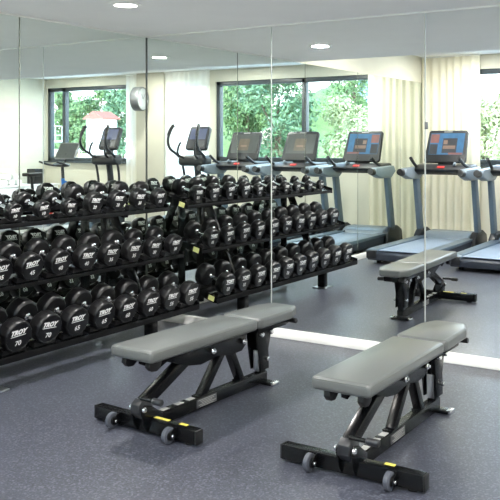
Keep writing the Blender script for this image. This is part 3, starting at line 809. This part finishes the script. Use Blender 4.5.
# ------------------------------------------------------------------ outside
struct(MB().box((2, -46, -.36), (120, 79, .1)).build('ground_outside', M['stone'], smooth=0))
def hill():
    b = bmesh.new(); nx, ny = 40, 20; g = []
    rnd = random.Random(3)
    for j in range(ny + 1):
        r = []
        for i in range(nx + 1):
            y = -11.0 - 12 * j / ny; x1_ = 8.6 + .74 * (-y - 11); x = 5.4 + (x1_ - 5.4) * i / nx
            z = -.34 + 4.2 * (j / ny) ** .8 * min(1, (x - 5.4) / 2.2, (x1_ - x) / .9) * (.85 + .15 * sin(x * 1.3)) + (rnd.uniform(-.1, .1) if j else 0)
            r.append(b.verts.new((x, y, z)))
        g.append(r)
    for j in range(ny):
        for i in range(nx): b.faces.new((g[j][i], g[j][i + 1], g[j + 1][i + 1], g[j + 1][i]))
    me = bpy.data.meshes.new('hillside'); b.to_mesh(me); b.free(); me.materials.append(M['grassy'])
    for p in me.polygons: p.use_smooth = True
    o = bpy.data.objects.new('hillside', me); col.objects.link(o); o['kind'] = 'structure'
hill()

def plant(name, loc, rad, hgt, m, lab, cat, n=1500, size=.11, trunk=True, base=.3, seed=0):
    rnd = random.Random(seed + 11)
    R = empty(name, loc)
    b = bmesh.new()
    cl = []
    for k in range(16):
        a = rnd.uniform(0, 2 * pi); rr = rad * math.sqrt(rnd.random()) * .75
        cl.append(Vector((rr * cos(a), rr * sin(a), base + (hgt - base) * (.12 + .76 * rnd.random()))))
    for k in range(n):
        c = rnd.choice(cl)
        d = Vector((rnd.gauss(0, 1), rnd.gauss(0, 1), rnd.gauss(0, 1))).normalized()
        p = c + d * (rad * .48) * (rnd.random() ** .4)
        s = size * rnd.uniform(.6, 1.3)
        nn = (d + Vector((rnd.gauss(0, .5), rnd.gauss(0, .5), rnd.gauss(0, .5) + .5))).normalized()
        t = nn.orthogonal().normalized(); t = Matrix.Rotation(rnd.random() * 6.28, 3, nn) @ t; bt = nn.cross(t)
        vs = [b.verts.new(p + q) for q in (t * -s, bt * s * .45 + nn * s * .1, t * s, bt * -s * .45 + nn * s * .1)]
        b.faces.new(vs)
    me = bpy.data.meshes.new('foliage'); b.to_mesh(me); b.free(); me.materials.append(m)
    o = bpy.data.objects.new('foliage', me); col.objects.link(o); o.parent = R
    m2 = MB(); m2.tube([(0, 0, 0), (.03, .02, hgt * .3), (-.03, 0, hgt * .6)], lambda t: max(.02, rad * .07 * (1 - .6 * t)), 8)
    for k in range(4):
        c = cl[k]; m2.tube([(0, 0, hgt * (.25 + .06 * k)), tuple(c * .6 + Vector((0, 0, hgt * .12))), tuple(c)], rad * .025, 6, sub=3)
    m2.build('trunk', M['trunk'], R)
    tag(R, lab, cat, 'plants outside the windows')
    return R

# a pale rock outcrop lying on the slope
def rock(loc, sc, lab):
    b = bmesh.new(); bmesh.ops.create_icosphere(b, subdivisions=3, radius=1)
    rnd = random.Random(5)
    for v in b.verts:
        k = 1 + .18 * sin(v.co.x * 5 + 1) * cos(v.co.y * 4) + rnd.uniform(-.05, .05)
        v.co = Vector((v.co.x * sc[0] * k, v.co.y * sc[1] * k, v.co.z * sc[2] * k))
    me = bpy.data.meshes.new('boulder'); b.to_mesh(me); b.free(); me.materials.append(M['rock'])
    o = bpy.data.objects.new('boulder', me); col.objects.link(o); o.location = loc; o.rotation_euler = (.2, .5, .4)
    tag(o, lab, 'rock')
rock((8.4, -14.2, 1.35), (1.0, .7, .42), 'pale boulder lying on the green slope outside the window')

PL_ = [
 # x, y, radius, height, material, label
 (6.9, -12.6, 1.15, 4.0, 'leaf_teal', 'dense dark green bush outside the middle of the wide window'),
 (5.35, -14.6, 1.0, 3.1, 'leaf_pale', 'pale yellow green bush outside the wide window, right of the dark one'),
 (3.9, -11.6, .7, 2.2, 'leaf_pale', 'pale loose shrub at the right end of the wide window'),
 (9.7, -15.2, 1.0, 4.6, 'leaf_dark', 'leafy green tree on the slope at the left side of the wide window'),
 (12.2, -20.0, 1.8, 6.4, 'leaf_pale', 'light green tree standing high on the slope behind the boulder'),
 (8.5, -20.0, 1.6, 6.4, 'leaf_dark', 'green tree at the top of the slope behind the bushes'),
 (-.45, -8.4, .36, 1.75, 'leaf_pale', 'small yellow green shrub just outside the window beside the corner curtain'),
 (.35, -8.1, .30, 1.4, 'leaf_dark', 'small green shrub close to the corner of the building outside'),
 (50.6, -48.5, 2.0, 7.4, 'leaf_dark', 'round green tree behind the red roofed house'),
 (54.2, -49.0, 2.1, 7.0, 'leaf_dark', 'broad green tree behind the left side of the red roofed house'),
 (46.6, -48.0, 1.9, 7.4, 'leaf_teal', 'blue green tree behind the right side of the red roofed house'),
 (13.3, -14.2, .6, 4.4, 'leaf_teal', 'dark green tree beside the red roofed house at the window edge'),
 (-1.75, -14.0, .8, 3.4, 'leaf_pale', 'loose pale green tree outside beyond the window at the right edge'),
 (15.5, -11.0, .5, 1.2, 'leaf_dark', 'low green shrub by the left pane of the end window'),
]
for k, (x, y, r, h, mm, lab) in enumerate(PL_):
    zb = -.31 if y > -11.2 or x > 13.5 or x < 5.6 else (.25 if y > -14 else (.9 if y > -16 else 1.9))
    plant('garden_shrub' if h < 3 else 'garden_tree', (x, y, zb), r, h, M[mm], lab, 'shrub' if h < 3 else 'tree', 9000 if h > 2 else 1500, .19 if y < -40 else .066 if h > 2 else .045, seed=k)

# house with a red tiled roof
hs = empty('house', (42.0, -40.8, -.31)); hs.scale = (1.05, 1.05, 1.48)
MB().box((0, 0, 1.24), (1.7, 1.5, 2.48)).build('wall', M['house'], hs, 0)
def tiled_roof():
    m = MB()
    m.prism([(-1.02, 2.46), (1.02, 2.46), (0, 2.82)], -.9, .9, 'y')
    for k in range(12):
        y = -.858 + k * .156
        for s in (-1, 1): m.cyl((s * 1.05, y, 2.47), (0, y, 2.84), .05, n=8)
    return m
tiled_roof().build('roof', M['rooftile'], hs)
for y in (-.38, .38):
    w_ = MB().box((-.86, y, 1.35), (.05, .5, .7), None, .01).build('window', M['frame'], hs)
    MB().box((-.888, y, 1.35), (.01, .4, .6)).build('pane', M['carglass'], w_, 0)
tag(hs, 'small white house with a red tiled roof outside the end window', 'house')
gw = empty('garden_wall', (18.2, -14.4, -.31))
MB().box((0, 0, .75), (3.6, .25, 1.5)).build('wall', M['pinkwall'], gw, 0)
MB().box((0, 0, 1.53), (3.7, .34, .07), None, .01).build('coping', M['stone'], gw)
tag(gw, 'low sandy garden wall in front of the white house', 'wall')
bh = empty('apartment_building', (29.2, -20.4, -.31))
MB().box((0, 0, 2.6), (5.0, 4.0, 5.2)).build('wall', M['bluehouse'], bh, 0)
for zz in (.9, 2.7):
    for yy in (-1.2, 0, 1.2):
        w_ = MB().box((-2.52, yy, zz + .6), (.06, .8, 1.0), None, .01).build('window', M['white'], bh)
        MB().box((-2.556, yy, zz + .6), (.01, .68, .88)).build('pane', M['carglass'], w_, 0)
bal = MB()
for zz in (2.15, 2.6): bal.bar((-3.2, -2, zz), (-3.2, 2, zz), .04, .04)
for k in range(11): bal.bar((-3.2, -2 + .4 * k, 1.9), (-3.2, -2 + .4 * k, 2.6), .03, .03, (1, 0, 0))
bal.box((-2.85, 0, 1.86), (.75, 4.1, .1)); bal.build('balcony', M['house'], bh)
tag(bh, 'blue grey apartment building with a white balcony beyond the left pane', 'building')
tw = empty('glass_tower', (28.9, -62, -.31))
MB().box((0, 0, 4), (1.6, 1.6, 8)).build('tower_body', M['towerglass'], tw, 0)
fl = MB()
for k in range(15): fl.box((0, 0, .5 + k * .5), (1.64, 1.64, .07))
for k in range(5): fl.box((-.8 + k * .4, .81, 4), (.06, .04, 8))
fl.build('cladding_grid', M['house'], tw, 0)
tag(tw, 'distant pale blue glass tower seen above the pale shrubs', 'building')
lb = empty('low_building', (11.9, -29, -.31))
MB().box((0, 0, 1.5), (5.0, 4, 3.0)).build('wall', M['house'], lb, 0)
MB().box((0, 0, 3.06), (5.3, 4.3, .14)).build('roof', M['stone'], lb, 0)
for k in range(4):
    w_ = MB().box((-1.8 + 1.2 * k, 2.01, 1.7), (.8, .06, 1.1), None, .01).build('window', M['white'], lb)
    MB().box((-1.8 + 1.2 * k, 2.045, 1.7), (.68, .01, .98)).build('pane', M['towerglass'], w_, 0)
tag(lb, 'low white building below the distant glass tower', 'building')
# parked car
car = empty('parked_car', (-2.6, -18.5, -.31), radians(8))
b = MB().prism([(-2.1, .35), (-2.1, .75), (-1.9, .88), (-1.25, .95), (-.7, 1.40), (.75, 1.42), (1.35, .98), (2.0, .88), (2.12, .6), (2.1, .33)], -.85, .85, 'y', .06, 3).build('body', M['car'], car)
MB().prism([(-1.12, .97), (-.66, 1.35), (.70, 1.37), (1.20, .99)], -.86, .86, 'y', .01).build('side_window', M['carglass'], car)
for xx in (-1.3, 1.3):
    for yy in (-.78, .78):
        MB().lathe([(0, -.1), (.30, -.1), (.33, -.07), (.33, .07), (.30, .1), (0, .1)], 24, Matrix.Translation((xx, yy, .33)), 'y').build('wheel', M['black_matte'], car)
tag(car, 'grey car parked outside beyond the window at the right', 'car')

# ------------------------------------------------------------------ daylight
world = bpy.data.worlds.new('World'); scene.world = world; world.use_nodes = True
nt = world.node_tree; N = nt.nodes; Lk = nt.links
bg = N['Background']
tc = N.new('ShaderNodeTexCoord'); sx = N.new('ShaderNodeSeparateXYZ'); Lk.new(tc.outputs['Generated'], sx.inputs[0])
rp = N.new('ShaderNodeValToRGB'); e = rp.color_ramp.elements
e[0].position = 0; e[0].color = (.80, .86, .90, 1)
e[1].position = .6; e[1].color = (.42, .62, .95, 1)
m3 = e.new(.12); m3.color = (.90, .95, 1.0, 1)
Lk.new(sx.outputs['Z'], rp.inputs['Fac']); Lk.new(rp.outputs['Color'], bg.inputs['Color'])
bg.inputs['Strength'].default_value = SKY
sd = bpy.data.lights.new('sun', 'SUN'); sd.energy = SUN; sd.angle = radians(2); sd.color = (1, .95, .86)
so = bpy.data.objects.new('sun', sd); col.objects.link(so); so.rotation_euler = (radians(48), 0, radians(158)); so['kind'] = 'helper'
so.rotation_euler = (radians(-42), radians(12), 0)
for (a, b_, c, d) in (WA, WC, WB):
    ld = bpy.data.lights.new('sky_portal', 'AREA'); ld.shape = 'RECTANGLE'; ld.size = b_ - a; ld.size_y = d - c
    ld.cycles.is_portal = True
    lo = bpy.data.objects.new('sky_portal', ld); col.objects.link(lo); lo['kind'] = 'helper'
    lo.location = ((a + b_) / 2, -D - .19, (c + d) / 2); lo.rotation_euler = (radians(90), 0, 0)

# ------------------------------------------------------------------ camera
cd = bpy.data.cameras.new('camera'); cam = bpy.data.objects.new('camera', cd); col.objects.link(cam)
cd.sensor_width = 36; cd.sensor_fit = 'HORIZONTAL'; cd.lens = 798.43 * 36 / 500
cd.shift_x = (250 - 315) / 500; cd.shift_y = -(250 - 142.3) / 500
cam.location = (4.7065, -5.1407, 1.5); cam.rotation_euler = (radians(90), 0, .53225)
cd.clip_start = .02; cd.clip_end = 300
scene.camera = cam

scene.view_settings.view_transform = 'Standard'; scene.view_settings.look = 'None'
scene.view_settings.gamma = 1; scene.view_settings.use_curve_mapping = False
scene.view_settings.exposure = EXPO
cy = scene.cycles
cy.max_bounces = 14; cy.glossy_bounces = 8; cy.diffuse_bounces = 6; cy.transparent_max_bounces = 12; cy.transmission_bounces = 6
cy.caustics_reflective = True; cy.blur_glossy = .3; cy.sample_clamp_indirect = 6
cy.use_denoising = True
try: cy.denoiser = 'OPENIMAGEDENOISE'
except Exception: pass
